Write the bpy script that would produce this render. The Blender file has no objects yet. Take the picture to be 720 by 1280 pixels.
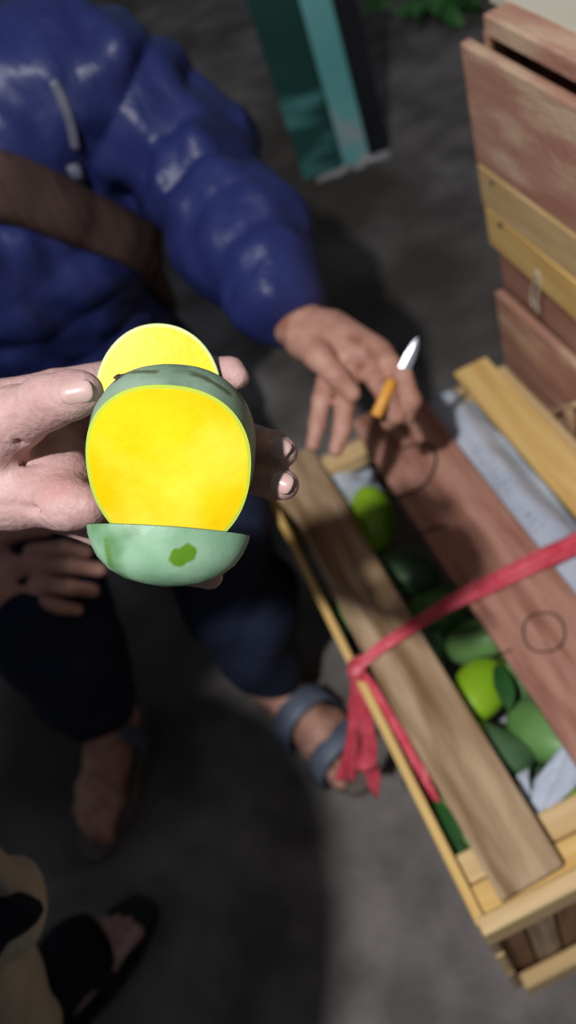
import bpy, bmesh, math, random
import numpy as np
from mathutils import Vector, Matrix, Quaternion

random.seed(7); np.random.seed(7)
scene = bpy.context.scene
col = scene.collection

# ------------------------------------------------------------------ camera
F = 1006.0                      # focal length in pixels of the 720x1280 frame
CAM = np.array([0.0, 0.0, 1.22])
_d = np.array([768.0-360, -(1436.0-640), -F]); _d /= np.linalg.norm(_d)
_up = -_d
_fw = np.array([0, 0, -1.0]); _Y = _fw - (_fw @ _up)*_up; _Y /= np.linalg.norm(_Y)
_X = np.cross(_Y, _up)
M = np.array([_X, _Y, _up])     # world = M @ camera axes
cam_data = bpy.data.cameras.new('camera')
cam = bpy.data.objects.new('camera', cam_data); col.objects.link(cam)
cam.matrix_world = Matrix([list(M[i]) + [CAM[i]] for i in range(3)] + [[0, 0, 0, 1]])
cam_data.sensor_fit = 'VERTICAL'; cam_data.sensor_height = 36; cam_data.sensor_width = 20.25
cam_data.lens = F*36/1280
cam_data.clip_start = 0.02
cam_data.dof.use_dof = True
cam_data.dof.focus_distance = 0.37
cam_data.dof.aperture_fstop = 5.2
scene.camera = cam

# ------------------------------------------------------------------ light
world = bpy.data.worlds.new('night_market'); scene.world = world
world.use_nodes = True
bg = world.node_tree.nodes['Background']
bg.inputs[0].default_value = (0.80, 0.86, 1.0, 1); bg.inputs[1].default_value = 0.10
ld = bpy.data.lights.new('hanging_bulb', 'POINT'); ld.energy = 112; ld.shadow_soft_size = 0.035
ld.color = (1.0, 0.98, 0.99)
lamp = bpy.data.objects.new('hanging_bulb', ld); col.objects.link(lamp)
lamp.location = (-0.40, -0.25, 2.2)
scene.view_settings.view_transform = 'Standard'
scene.view_settings.look = 'None'
scene.view_settings.gamma = 1.0
scene.view_settings.use_curve_mapping = False
scene.view_settings.exposure = 0.0


# ------------------------------------------------------------------ helpers
def P(px, py, d):
    """world point seen at pixel (px,py) of the 720x1280 frame at depth d metres"""
    return CAM + (M @ np.array([(px-360)/F, -(py-640)/F, -1.0]))*d

def PZ(px, py, z):
    r = M @ np.array([(px-360)/F, -(py-640)/F, -1.0])
    return CAM + r*(z-CAM[2])/r[2]

def V(*a): return np.array(a, float)

def srgb(r, g, b):
    return tuple(((c/255)/12.92 if c/255 <= .04045 else ((c/255+.055)/1.055)**2.4) for c in (r, g, b)) + (1,)

def make_mat(name, c1, c2, scale=8, detail=4, rough=.6, spec=.4, bump=.0, bscale=40, stretch=(1, 1, 1),
             lo=.35, hi=.65, c3=None, c3scale=3, c3lo=.55, c3hi=.7, coat=0, sss=0, rnd=0, sheen=0):
    m = bpy.data.materials.new(name); m.use_nodes = True
    nt = m.node_tree; N = nt.nodes; L = nt.links
    b = N['Principled BSDF']
    tc = N.new('ShaderNodeTexCoord'); mp = N.new('ShaderNodeMapping')
    mp.inputs['Scale'].default_value = stretch
    L.new(tc.outputs['Object'], mp.inputs[0])
    vec = mp.outputs[0]
    oi = N.new('ShaderNodeObjectInfo')
    ad = N.new('ShaderNodeVectorMath'); ad.operation = 'ADD'
    sc = N.new('ShaderNodeMath'); sc.operation = 'MULTIPLY'; sc.inputs[1].default_value = 37.0
    L.new(oi.outputs['Random'], sc.inputs[0]); L.new(vec, ad.inputs[0]); L.new(sc.outputs[0], ad.inputs[1])
    vec = ad.outputs[0]
    n1 = N.new('ShaderNodeTexNoise'); n1.inputs['Scale'].default_value = scale; n1.inputs['Detail'].default_value = detail
    L.new(vec, n1.inputs['Vector'])
    r1 = N.new('ShaderNodeMapRange'); r1.inputs[1].default_value = lo; r1.inputs[2].default_value = hi
    L.new(n1.outputs[0], r1.inputs[0])
    mx = N.new('ShaderNodeMix'); mx.data_type = 'RGBA'
    L.new(r1.outputs[0], mx.inputs[0]); mx.inputs[6].default_value = c1; mx.inputs[7].default_value = c2
    out = mx.outputs[2]
    if c3 is not None:
        n2 = N.new('ShaderNodeTexNoise'); n2.inputs['Scale'].default_value = c3scale; n2.inputs['Detail'].default_value = 3
        L.new(vec, n2.inputs['Vector'])
        r2 = N.new('ShaderNodeMapRange'); r2.inputs[1].default_value = c3lo; r2.inputs[2].default_value = c3hi
        L.new(n2.outputs[0], r2.inputs[0])
        m2 = N.new('ShaderNodeMix'); m2.data_type = 'RGBA'
        L.new(r2.outputs[0], m2.inputs[0]); L.new(out, m2.inputs[6]); m2.inputs[7].default_value = c3
        out = m2.outputs[2]
    if rnd:
        hs = N.new('ShaderNodeHueSaturation')
        mr = N.new('ShaderNodeMapRange'); mr.inputs[3].default_value = 1-rnd; mr.inputs[4].default_value = 1+rnd
        L.new(oi.outputs['Random'], mr.inputs[0]); L.new(mr.outputs[0], hs.inputs['Value']); L.new(out, hs.inputs['Color'])
        out = hs.outputs[0]
    L.new(out, b.inputs['Base Color'])
    b.inputs['Roughness'].default_value = rough
    b.inputs['Specular IOR Level'].default_value = spec
    if coat: b.inputs['Coat Weight'].default_value = coat
    if sheen: b.inputs['Sheen Weight'].default_value = sheen
    if sss:
        b.inputs['Subsurface Weight'].default_value = sss
        b.inputs['Subsurface Radius'].default_value = (.012, .006, .004); b.inputs['Subsurface Scale'].default_value = .4
    if bump:
        n3 = N.new('ShaderNodeTexNoise'); n3.inputs['Scale'].default_value = bscale; n3.inputs['Detail'].default_value = 5
        L.new(vec, n3.inputs['Vector'])
        bp = N.new('ShaderNodeBump'); bp.inputs['Strength'].default_value = bump; bp.inputs['Distance'].default_value = .01
        L.new(n3.outputs[0], bp.inputs['Height']); L.new(bp.outputs[0], b.inputs['Normal'])
    return m

def tag(o, label=None, cat=None, group=None, kind=None):
    if label: o['label'] = label
    if cat: o['category'] = cat
    if group: o['group'] = group
    if kind: o['kind'] = kind
    return o

def empty(name, loc=(0, 0, 0), rot=None):
    o = bpy.data.objects.new(name, None); col.objects.link(o); o.empty_display_size = .05
    o.location = tuple(loc)
    if rot is not None: o.rotation_euler = rot
    return o

def link(name, me, mats, parent=None, loc=None, smooth=True):
    o = bpy.data.objects.new(name, me); col.objects.link(o)
    for m in (mats if isinstance(mats, (list, tuple)) else [mats]):
        if m.name not in [x.name for x in me.materials]: me.materials.append(m)
    if smooth: me.polygons.foreach_set('use_smooth', [True]*len(me.polygons))
    if parent is not None:
        o.parent = parent
    if loc is not None: o.location = tuple(loc)
    return o

def mesh_np(name, verts, faces, midx=None):
    me = bpy.data.meshes.new(name)
    me.from_pydata([tuple(map(float, v)) for v in verts], [], [tuple(map(int, f)) for f in faces])
    if midx is not None: me.polygons.foreach_set('material_index', midx)
    me.update(); return me

def worldobj(name, me, mats, parent=None, smooth=True):
    """mesh given in world coordinates; parented to an Empty keeps its world place"""
    o = link(name, me, mats, None, None, smooth)
    if parent is not None:
        pm = Matrix.Translation(parent.location) @ parent.rotation_euler.to_matrix().to_4x4()
        q = parent.parent
        while q is not None:
            pm = (Matrix.Translation(q.location) @ q.rotation_euler.to_matrix().to_4x4()) @ pm; q = q.parent
        o.parent = parent
        me.transform(pm.inverted())
    return o

# ---- signed distance modelling for organic shapes
class Sdf:
    def __init__(s, lo, hi, vox):
        s.vox = vox; s.lo = np.array(lo, float)
        s.n = np.ceil((np.array(hi, float)-s.lo)/vox).astype(int)+1
        s.D = np.full(s.n, .06, np.float32)
    def _reg(s, lo, hi, m):
        a = np.maximum(np.floor((lo-m-s.lo)/s.vox).astype(int), 0)
        b = np.minimum(np.ceil((hi+m-s.lo)/s.vox).astype(int)+1, s.n)
        if np.any(b <= a): return None
        g = [(s.lo[i]+s.vox*np.arange(a[i], b[i])).astype(np.float32) for i in range(3)]
        X, Y, Z = np.meshgrid(*g, indexing='ij', sparse=True)
        return tuple(slice(a[i], b[i]) for i in range(3)), X, Y, Z
    def _comb(s, sl, d, k, sub=False):
        D = s.D[sl]
        if sub:
            h = np.maximum(k-np.abs(D+d), 0)/k; s.D[sl] = np.maximum(D, -d)+h*h*k*.25
        else:
            h = np.maximum(k-np.abs(D-d), 0)/k; s.D[sl] = np.minimum(D, d)-h*h*k*.25
    def cone(s, a, b, ra, rb, k=.004, rip=0, per=.05, sub=False, ph=0):
        a = np.asarray(a, float); b = np.asarray(b, float)
        R = max(ra, rb)+rip
        r = s._reg(np.minimum(a, b)-R, np.maximum(a, b)+R, k+3*s.vox)
        if r is None: return
        sl, X, Y, Z = r
        ab = b-a; L2 = max(ab@ab, 1e-9); L = math.sqrt(L2)
        px, py, pz = X-a[0], Y-a[1], Z-a[2]
        t = np.clip((px*ab[0]+py*ab[1]+pz*ab[2])/L2, 0, 1)
        d = np.sqrt((px-t*ab[0])**2+(py-t*ab[1])**2+(pz-t*ab[2])**2)-(ra+(rb-ra)*t)
        if rip: d = d-rip*(np.abs(np.sin(np.pi*(t*L+ph)/per))**.7-.4)
        s._comb(sl, d, k, sub)
    def chain(s, pts, k=.004, rip=0, per=.05):
        ph = 0
        for (a, ra), (b, rb) in zip(pts[:-1], pts[1:]):
            s.cone(a, b, ra, rb, k, rip, per, ph=ph); ph += float(np.linalg.norm(np.asarray(b)-np.asarray(a)))
    def ell(s, c, rad, k=.004, rot=None, sub=False):
        c = np.asarray(c, float); rad = np.asarray(rad, float); R = rad.max()
        r = s._reg(c-R, c+R, k+3*s.vox)
        if r is None: return
        sl, X, Y, Z = r
        px, py, pz = X-c[0], Y-c[1], Z-c[2]
        A = np.eye(3) if rot is None else np.asarray(rot).T     # rows = local axes
        q = [(A[i][0]*px+A[i][1]*py+A[i][2]*pz) for i in range(3)]
        k0 = np.sqrt((q[0]/rad[0])**2+(q[1]/rad[1])**2+(q[2]/rad[2])**2)
        k1 = np.sqrt((q[0]/rad[0]**2)**2+(q[1]/rad[1]**2)**2+(q[2]/rad[2]**2)**2)
        d = k0*(k0-1)/np.maximum(k1, 1e-6)
        s._comb(sl, d, k, sub)
    def noise(s, amp, freq, seed=0, st=(1, 1, 1)):
        rs = np.random.RandomState(seed)
        g = [(s.lo[i]+s.vox*np.arange(s.n[i])).astype(np.float32) for i in range(3)]
        X, Y, Z = np.meshgrid(*g, indexing='ij', sparse=True)
        for i in range(7):
            f = rs.randn(3); f = f/np.linalg.norm(f)*freq*(.6+rs.rand()*1.2)*np.array(st)
            s.D += (amp*np.sin(X*f[0]+Y*f[1]+Z*f[2]+rs.rand()*6.3+1.5*np.sin(Z*f[1]*.7+X*f[2]*.6))/2.6).astype(np.float32)
    def clip_plane(s, p, n):
        g = [(s.lo[i]+s.vox*np.arange(s.n[i])).astype(np.float32) for i in range(3)]
        X, Y, Z = np.meshgrid(*g, indexing='ij', sparse=True)
        s.D = np.maximum(s.D, ((X-p[0])*n[0]+(Y-p[1])*n[1]+(Z-p[2])*n[2]).astype(np.float32))
    def arrays(s):
        D = s.D.copy()
        for ax in range(3):                       # close at the borders
            sl = [slice(None)]*3
            for e in (0, -1): sl[ax] = e; D[tuple(sl)] = np.maximum(D[tuple(sl)], s.vox*.3)
        S = D < 0
        c = [S[i:S.shape[0]-1+i, j:S.shape[1]-1+j, k:S.shape[2]-1+k] for i in (0, 1) for j in (0, 1) for k in (0, 1)]
        cnt = np.zeros(c[0].shape, np.int8)
        for q in c: cnt += q
        idx = np.argwhere((cnt > 0) & (cnt < 8))
        off = np.array([(i, j, k) for i in (0, 1) for j in (0, 1) for k in (0, 1)])
        val = np.stack([D[idx[:, 0]+o[0], idx[:, 1]+o[1], idx[:, 2]+o[2]] for o in off], 1)
        pos = np.zeros((len(idx), 3)); num = np.zeros(len(idx))
        for a in range(8):
            for b in range(a+1, 8):
                if np.abs(off[a]-off[b]).sum() != 1: continue
                m = (val[:, a] < 0) != (val[:, b] < 0)
                t = val[m, a]/(val[m, a]-val[m, b])
                pos[m] += off[a]+(off[b]-off[a])*t[:, None]; num[m] += 1
        vs = s.lo+(idx+pos/num[:, None])*s.vox
        vid = np.full(cnt.shape, -1, np.int64); vid[idx[:, 0], idx[:, 1], idx[:, 2]] = np.arange(len(idx))
        quads = []
        for ax in range(3):
            sa = [slice(None)]*3; sb = [slice(None)]*3; sa[ax] = slice(0, -1); sb[ax] = slice(1, None)
            A = S[tuple(sa)]; B = S[tuple(sb)]
            e = np.argwhere(A != B)
            o1, o2 = [(1, 2), (2, 0), (0, 1)][ax]
            e = e[(e[:, o1] > 0) & (e[:, o2] > 0) & (e[:, o1] < S.shape[o1]-1) & (e[:, o2] < S.shape[o2]-1)]
            d1 = np.zeros(3, int); d1[o1] = 1; d2 = np.zeros(3, int); d2[o2] = 1
            q = np.stack([vid[tuple((e-d1-d2).T)], vid[tuple((e-d2).T)], vid[tuple(e.T)], vid[tuple((e-d1).T)]], 1)
            fl = ~A[tuple(e.T)]
            q[fl] = q[fl][:, ::-1]
            quads.append(q)
        return vs, np.concatenate(quads)

def mesh_arrays(name, parts):
    vs = []; qs = []; n = 0
    for v, q in parts: vs.append(v); qs.append(q+n); n += len(v)
    v = np.concatenate(vs); q = np.concatenate(qs)
    me = bpy.data.meshes.new(name)
    me.vertices.add(len(v)); me.vertices.foreach_set('co', v.astype(np.float32).ravel())
    me.loops.add(len(q)*4); me.loops.foreach_set('vertex_index', q.astype(np.int32).ravel())
    me.polygons.add(len(q)); me.polygons.foreach_set('loop_start', np.arange(0, len(q)*4, 4, dtype=np.int32))
    me.polygons.foreach_set('loop_total', np.full(len(q), 4, np.int32))
    me.update(calc_edges=True); me.validate()
    return me

def smooth_arr(v, q, it=2, f=.5):
    """light Laplacian smoothing"""
    for _ in range(it):
        acc = np.zeros_like(v); cnt = np.zeros(len(v))
        for a, b in ((0, 1), (1, 2), (2, 3), (3, 0)):
            np.add.at(acc, q[:, a], v[q[:, b]]); np.add.at(acc, q[:, b], v[q[:, a]])
            np.add.at(cnt, q[:, a], 1); np.add.at(cnt, q[:, b], 1)
        v = v*(1-f)+acc/np.maximum(cnt, 1)[:, None]*f
    return v, q

# ---- simple solids
_boxcache = {}
def box_mesh(sx, sy, sz, bev=.0015, warp=0.0, nx=1):
    key = (round(sx, 4), round(sy, 4), round(sz, 4), bev, nx)
    if warp == 0 and key in _boxcache: return _boxcache[key]
    bm = bmesh.new()
    bmesh.ops.create_cube(bm, size=1)
    bmesh.ops.scale(bm, vec=(sx, sy, sz), verts=bm.verts)
    if nx > 1:
        es = [e for e in bm.edges if abs(abs((e.verts[0].co-e.verts[1].co).x)-sx) < 1e-6]
        bmesh.ops.subdivide_edges(bm, edges=es, cuts=nx-1, use_grid_fill=True)
    if warp:
        a, b, c = [random.uniform(0, 6.3) for _ in range(3)]
        for v in bm.verts:
            t = v.co.x/sx*4
            v.co.y += warp*(math.sin(t*1.7+a)*(1 if v.co.y > 0 else .4)); v.co.z += warp*.5*math.sin(t*1.1+b)
            v.co.x += warp*.8*math.sin(v.co.y/sy*4+c)
    if bev:
        bmesh.ops.bevel(bm, geom=[e for e in bm.edges if e.calc_face_angle(0) > .6], offset=bev, segments=1, affect='EDGES')
    me = bpy.data.meshes.new('box'); bm.to_mesh(me); bm.free()
    if warp == 0: _boxcache[key] = me
    return me

def plank(name, parent, c, size, mat, rotz=0, rot=None, warp=0.0, bev=.0015, nx=1):
    """box whose longest side is local x; c in the parent's frame"""
    me = box_mesh(*size, bev=bev, warp=warp, nx=nx)
    if len(me.materials) and me.materials[0] != mat: me = me.copy(); me.materials.clear()
    o = link(name, me, mat, parent, c, smooth=False)
    o.rotation_euler = rot if rot is not None else (0, 0, rotz)
    return o

def tube(pts, r, n=8, flat=None, caps=True):
    """swept tube (r a number or list); flat=(w,h,upvec) sweeps a flat strip cross-section"""
    pts = [Vector(p) for p in pts]; m = len(pts); vs = []; fs = []
    rr = r if isinstance(r, (list, tuple)) else [r]*m
    prev = None
    for i, p in enumerate(pts):
        t = (pts[min(i+1, m-1)]-pts[max(i-1, 0)]).normalized()
        if flat: upv = Vector(flat[2])
        else: upv = prev if prev is not None else (Vector((0, 0, 1)) if abs(t.z) < .9 else Vector((1, 0, 0)))
        s = t.cross(upv)
        if s.length < 1e-5: s = t.orthogonal()
        s.normalize(); u = s.cross(t).normalized(); prev = u
        for j in range(n):
            a = 2*math.pi*j/n
            if flat: w, h = flat[0]*rr[i], flat[1]*rr[i]
            else: w = h = rr[i]
            vs.append(p+s*(w*math.cos(a))+u*(h*math.sin(a)))
    for i in range(m-1):
        for j in range(n):
            fs.append((i*n+j, i*n+(j+1) % n, (i+1)*n+(j+1) % n, (i+1)*n+j))
    if caps: fs.append(tuple(range(n))[::-1]); fs.append(tuple((m-1)*n+j for j in range(n)))
    return vs, fs

def spline(pts, n=6):
    """Catmull-Rom resample"""
    pts = [np.asarray(p, float) for p in pts]; out = []
    ext = [2*pts[0]-pts[1]]+pts+[2*pts[-1]-pts[-2]]
    for i in range(1, len(ext)-2):
        for k in range(n):
            t = k/n; a, b, c, d = ext[i-1:i+3]
            out.append(.5*((2*b)+(c-a)*t+(2*a-5*b+4*c-d)*t*t+(3*b-a-3*c+d)*t**3))
    out.append(pts[-1]); return out

# ------------------------------------------------------------------ materials
m_floor = make_mat('worn_concrete', srgb(96, 92, 90), srgb(136, 131, 128), 9, 9, .85, .25, .5, 40, c3=srgb(76, 70, 64), c3scale=1.3, c3lo=.5, c3hi=.68)
m_pine = make_mat('pale_pine', srgb(208, 174, 122), srgb(226, 198, 148), 6, 6, .75, .25, .25, 60, stretch=(1.2, 12, 12), rnd=.06)
m_yellow = make_mat('yellow_pine', srgb(222, 180, 108), srgb(236, 202, 132), 6, 6, .75, .25, .2, 60, stretch=(1.2, 12, 12), rnd=.05)
m_tan = make_mat('weathered_tan_wood', srgb(158, 130, 98), srgb(196, 170, 138), 6, 7, .8, .25, .3, 60, stretch=(1.2, 9, 9), c3=srgb(124, 94, 64), c3scale=5, c3lo=.48, c3hi=.72)
m_red = make_mat('reddish_wood', srgb(162, 114, 96), srgb(190, 144, 126), 6, 7, .75, .25, .3, 50, stretch=(1.2, 10, 10), c3=srgb(132, 84, 68), c3scale=5, c3lo=.52, c3hi=.75)
m_redpale = make_mat('pale_reddish_wood', srgb(176, 126, 106), srgb(202, 158, 136), 5, 7, .75, .25, .3, 50, stretch=(1.5, 6, 6), c3=srgb(218, 192, 160), c3scale=5, c3lo=.52, c3hi=.72)
m_brown = make_mat('brown_wood', srgb(132, 96, 66), srgb(160, 122, 88), 6, 6, .8, .2, .3, 50, stretch=(1.2, 9, 9))
m_cream = make_mat('cream_board', srgb(196, 190, 168), srgb(212, 206, 186), 4, 5, .7, .25, .1, 40, rnd=.04)
m_rim = make_mat('fruit_rind_edge', srgb(206, 222, 60), srgb(188, 212, 84), 30, 2, .5, .4)
m_rimw = make_mat('fruit_rind_pale', srgb(214, 226, 150), srgb(196, 214, 120), 30, 2, .5, .4)
m_flesh = make_mat('yellow_mango_flesh', srgb(244, 204, 2), srgb(248, 226, 26), 24, 4, .45, .3, .06, 160, lo=.35, hi=.7, c3=srgb(248, 234, 70), c3scale=20, c3lo=.52, c3hi=.75)
m_skin_m = make_mat('green_mango_skin_with_bloom', srgb(128, 158, 128), srgb(158, 184, 160), 45, 5, .42, .4, .05, 200, c3=srgb(74, 104, 72), c3scale=26, c3lo=.56, c3hi=.68)
m_flap = make_mat('bloomy_green_mango_skin', srgb(118, 160, 124), srgb(146, 184, 152), 40, 5, .42, .4, .04, 200, c3=srgb(92, 134, 90), c3scale=30, c3lo=.6, c3hi=.72)
m_wet = make_mat('wet_green_skin', srgb(86, 130, 26), srgb(104, 150, 30), 60, 2, .15, .6)
m_scar = make_mat('dark_stem_scar', srgb(48, 38, 30), srgb(92, 74, 62), 300, 3, .8, .2)
m_mg = [make_mat('mango_skin_green', srgb(92, 138, 72), srgb(122, 166, 98), 14, 4, .45, .4, c3=srgb(72, 112, 60), c3scale=10),
        make_mat('mango_skin_lime', srgb(132, 178, 30), srgb(158, 198, 48), 14, 4, .36, .45, c3=srgb(98, 150, 30), c3scale=10),
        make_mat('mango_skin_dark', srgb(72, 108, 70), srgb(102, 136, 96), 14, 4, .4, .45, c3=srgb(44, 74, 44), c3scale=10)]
m_stem = make_mat('brown_stem', srgb(70, 58, 30), srgb(96, 84, 44), 60, 3, .8, .2)
m_leaf = make_mat('dark_green_leaf', srgb(34, 78, 34), srgb(52, 104, 46), 20, 3, .5, .4)
m_leafl = make_mat('green_leaf', srgb(50, 110, 50), srgb(84, 146, 70), 20, 3, .5, .4)
m_hand = make_mat('light_skin', srgb(182, 144, 138), srgb(200, 166, 161), 60, 4, .5, .3, .2, 260, c3=srgb(190, 142, 137), c3scale=30, sss=.12)
m_seller = make_mat('tanned_skin', srgb(180, 132, 114), srgb(200, 154, 136), 50, 4, .5, .35, .15, 200, c3=srgb(150, 98, 80), c3scale=24, sss=.08)
m_nail = make_mat('fingernail', srgb(200, 166, 158), srgb(210, 178, 170), 60, 2, .3, .5)
m_nail2 = make_mat('dim_nail', srgb(196, 160, 146), srgb(206, 172, 158), 60, 2, .3, .5)
m_jacket = make_mat('navy_nylon', srgb(34, 42, 94), srgb(42, 52, 108), 5, 4, .44, .45, .5, 22, stretch=(1.6, 1.6, .7), c3=srgb(24, 29, 68), c3scale=6)
m_trouser = make_mat('dark_navy_cloth', srgb(26, 32, 48), srgb(34, 42, 62), 9, 4, .85, .2, .4, 60)
m_strap = make_mat('brown_webbing', srgb(66, 51, 47), srgb(84, 66, 60), 8, 4, .8, .2, .4, 90, stretch=(12, 1, 1))
m_silver = make_mat('silver_piping', srgb(88, 92, 108), srgb(110, 114, 130), 40, 2, .35, .5)
m_sandal = make_mat('grey_sandal_strap', srgb(84, 92, 110), srgb(100, 110, 128), 30, 3, .5, .4, .1, 120)
m_sole = make_mat('brown_grey_sole', srgb(98, 90, 84), srgb(120, 110, 102), 30, 3, .8, .3, .2, 120)
m_black = make_mat('black_rubber', srgb(20, 20, 22), srgb(30, 30, 34), 30, 3, .6, .4)
m_hair = make_mat('black_hair', srgb(16, 14, 14), srgb(28, 25, 24), 60, 3, .5, .4, .4, 120, stretch=(1, 1, .2))
m_eyew = make_mat('eye_white', srgb(225, 222, 215), srgb(232, 230, 224), 20, 2, .2, .5)
m_iris = make_mat('dark_iris', srgb(30, 20, 14), srgb(42, 28, 20), 20, 2, .15, .5)
m_lip = make_mat('lip', srgb(160, 96, 88), srgb(172, 106, 96), 40, 2, .45, .4)
m_olive = make_mat('olive_canvas', srgb(168, 160, 138), srgb(186, 178, 156), 30, 5, .9, .2, .4, 140)
m_blackc = make_mat('black_cloth', srgb(22, 24, 32), srgb(32, 35, 44), 20, 4, .9, .2, .3, 90)
m_shirt = make_mat('grey_shirt', srgb(80, 80, 84), srgb(98, 98, 102), 10, 4, .9, .2, .3, 90)
m_blade = make_mat('steel_blade', srgb(196, 200, 212), srgb(214, 218, 228), 60, 3, .28, .5)
m_blade.node_tree.nodes['Principled BSDF'].inputs['Metallic'].default_value = .7
m_handle = make_mat('orange_handle', srgb(226, 160, 62), srgb(238, 176, 84), 30, 2, .4, .4)
m_ribbon = make_mat('red_plastic_ribbon', srgb(204, 66, 84), srgb(222, 96, 110), 40, 4, .36, .4, .3, 60, stretch=(1, 1, 1))
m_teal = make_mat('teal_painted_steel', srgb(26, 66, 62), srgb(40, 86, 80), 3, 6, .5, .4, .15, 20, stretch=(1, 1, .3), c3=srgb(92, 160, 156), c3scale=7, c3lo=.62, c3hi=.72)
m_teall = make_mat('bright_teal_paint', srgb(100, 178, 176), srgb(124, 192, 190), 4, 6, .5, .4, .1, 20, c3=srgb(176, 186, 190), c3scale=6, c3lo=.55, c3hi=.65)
m_dark = make_mat('dark_steel_and_shade', srgb(24, 26, 30), srgb(34, 36, 42), 6, 4, .6, .3)  # dark nail heads, and the painted shade along the post
m_white = make_mat('chipped_white_plaster', srgb(150, 150, 152), srgb(190, 190, 192), 20, 5, .8, .2, .5, 60)
m_twine = make_mat('straw_twine', srgb(196, 164, 128), srgb(214, 186, 150), 60, 3, .85, .2)
m_ink = make_mat('black_marker_ink', srgb(46, 34, 34), srgb(58, 44, 42), 30, 2, .6, .2)
m_stool = make_mat('blue_plastic', srgb(40, 70, 120), srgb(48, 80, 132), 10, 2, .4, .4)

def paper_mat():
    m = make_mat('blue_grey_newsprint', srgb(178, 188, 204), srgb(204, 212, 224), 12, 4, .85, .2, .35, 40)
    nt = m.node_tree; N = nt.nodes; L = nt.links; b = N['Principled BSDF']
    src = b.inputs['Base Color'].links[0].from_socket
    tc = N.new('ShaderNodeTexCoord')
    br = N.new('ShaderNodeTexBrick'); br.inputs['Scale'].default_value = 1.0
    br.inputs['Brick Width'].default_value = .03; br.inputs['Row Height'].default_value = .006
    br.inputs['Mortar Size'].default_value = .0019
    br.inputs['Color1'].default_value = (.12, .12, .12, 1); br.inputs['Color2'].default_value = (1, 1, 1, 1); br.inputs['Mortar'].default_value = (1, 1, 1, 1)
    L.new(tc.outputs['UV'], br.inputs['Vector'])
    ns = N.new('ShaderNodeTexNoise'); ns.inputs['Scale'].default_value = 14; L.new(tc.outputs['UV'], ns.inputs['Vector'])
    mr = N.new('ShaderNodeMapRange'); mr.inputs[1].default_value = .5; mr.inputs[2].default_value = .56; mr.inputs[4].default_value = .55
    L.new(ns.outputs[0], mr.inputs[0])
    mx = N.new('ShaderNodeMix'); mx.data_type = 'RGBA'; mx.blend_type = 'MULTIPLY'
    L.new(mr.outputs[0], mx.inputs[0]); L.new(src, mx.inputs[6]); L.new(br.outputs['Color'], mx.inputs[7])
    L.new(mx.outputs[2], b.inputs['Base Color'])
    return m
m_paper = paper_mat()

# ------------------------------------------------------------------ floor
bm = bmesh.new(); bmesh.ops.create_grid(bm, x_segments=60, y_segments=60, size=6)
for v in bm.verts:
    v.co.z = -.004+.003*math.sin(v.co.x*5.1+1)*math.cos(v.co.y*4.3) - .001
fl = bpy.data.meshes.new('floor'); bm.to_mesh(fl); bm.free()
floor = link('floor', fl, m_floor)
tag(floor, 'worn dark grey concrete market floor', 'floor', kind='structure')
floor.location.z = 0

# ------------------------------------------------------------------ mango crate (open, in front)
X0, X1, Y0, Y1, H = -.019, .341, .177, .808, .398
crate = empty('fruit_crate', (X0, Y0, 0))
tag(crate, 'open slatted wooden fruit crate of green mangoes tied with red ribbon', 'crate')
def cp(name, x0, x1, y0, y1, z0, z1, mat, warp=0.0, nx=1, bev=.0015, rotz=0.0):
    """plank of the crate given by world extents"""
    c = ((x0+x1)/2-X0, (y0+y1)/2-Y0, (z0+z1)/2); s = (x1-x0, y1-y0, z1-z0)
    ax = int(np.argmax(s))
    if ax == 0: return plank(name, crate, c, s, mat, rot=(0, 0, rotz), warp=warp, nx=nx, bev=bev)
    if ax == 1: return plank(name, crate, c, (s[1], s[0], s[2]), mat, rot=(0, 0, math.pi/2+rotz), warp=warp, nx=nx, bev=bev)
    return plank(name, crate, c, (s[2], s[1], s[0]), mat, rot=(0, math.pi/2, 0), warp=warp, nx=nx, bev=bev)
T = .010
for z0, z1, mt in ((.012, .115, m_tan), (.130, .235, m_pine), (.250, .330, m_tan), (.345, H, m_yellow)):
    cp('side_slat', X0, X0+T, Y0, Y1, z0, z1, mt)
    cp('side_slat', X1-T, X1, Y0, Y1, z0, z1, mt)
# corner posts
for px in (X0+T, X1-T-.030):
    for py in (Y0+.012, Y1-.042):
        cp('corner_post', px, px+.030, py, py+.030, .0, H-.012, m_brown if py < .4 else m_pine)
# near end: rails in front, recessed boards behind them
cp('end_rail', X0+.002, X1-.002, Y0-.010, Y0+.006, H-.045, H+.002, m_pine)
cp('end_rail', X0+.012, X1-.002, Y0-.012, Y0+.006, .006, .062, m_pine)
cp('end_board', X0+.043, X0+.075, Y0+.010, Y0+.020, .02, H-.05, m_tan)
cp('end_board', X0+.079, X0+.19, Y0+.010, Y0+.020, .02, H-.05, m_brown)
cp('end_board', X0+.194, X1-.042, Y0+.010, Y0+.020, .02, H-.05, m_brown)
cp('top_cleat', X0+T+.001, X1-T-.001, Y0+.008, Y0+.034, H-.030, H-.006, m_yellow)
cp('top_cleat', X0+T+.001, X1-T-.001, Y0+.037, Y0+.066, H-.036, H-.010, m_pine)
# far end
for z0, z1, mt in ((.012, .12, m_tan), (.135, .25, m_pine), (.265, H-.01, m_tan)):
    cp('end_board', X0+T+.001, X1-T-.001, Y1-.011, Y1, z0, z1, mt)
cp('top_cleat', X0+T+.001, X1-T-.001, Y1-.040, Y1-.013, H-.030, H-.004, m_pine)
for i in range(4):
    cp('bottom_board', X0+T+.002+i*.085, X0+T+.080+i*.085, Y0+.02, Y1-.02, .004, .014, m_tan)
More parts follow.
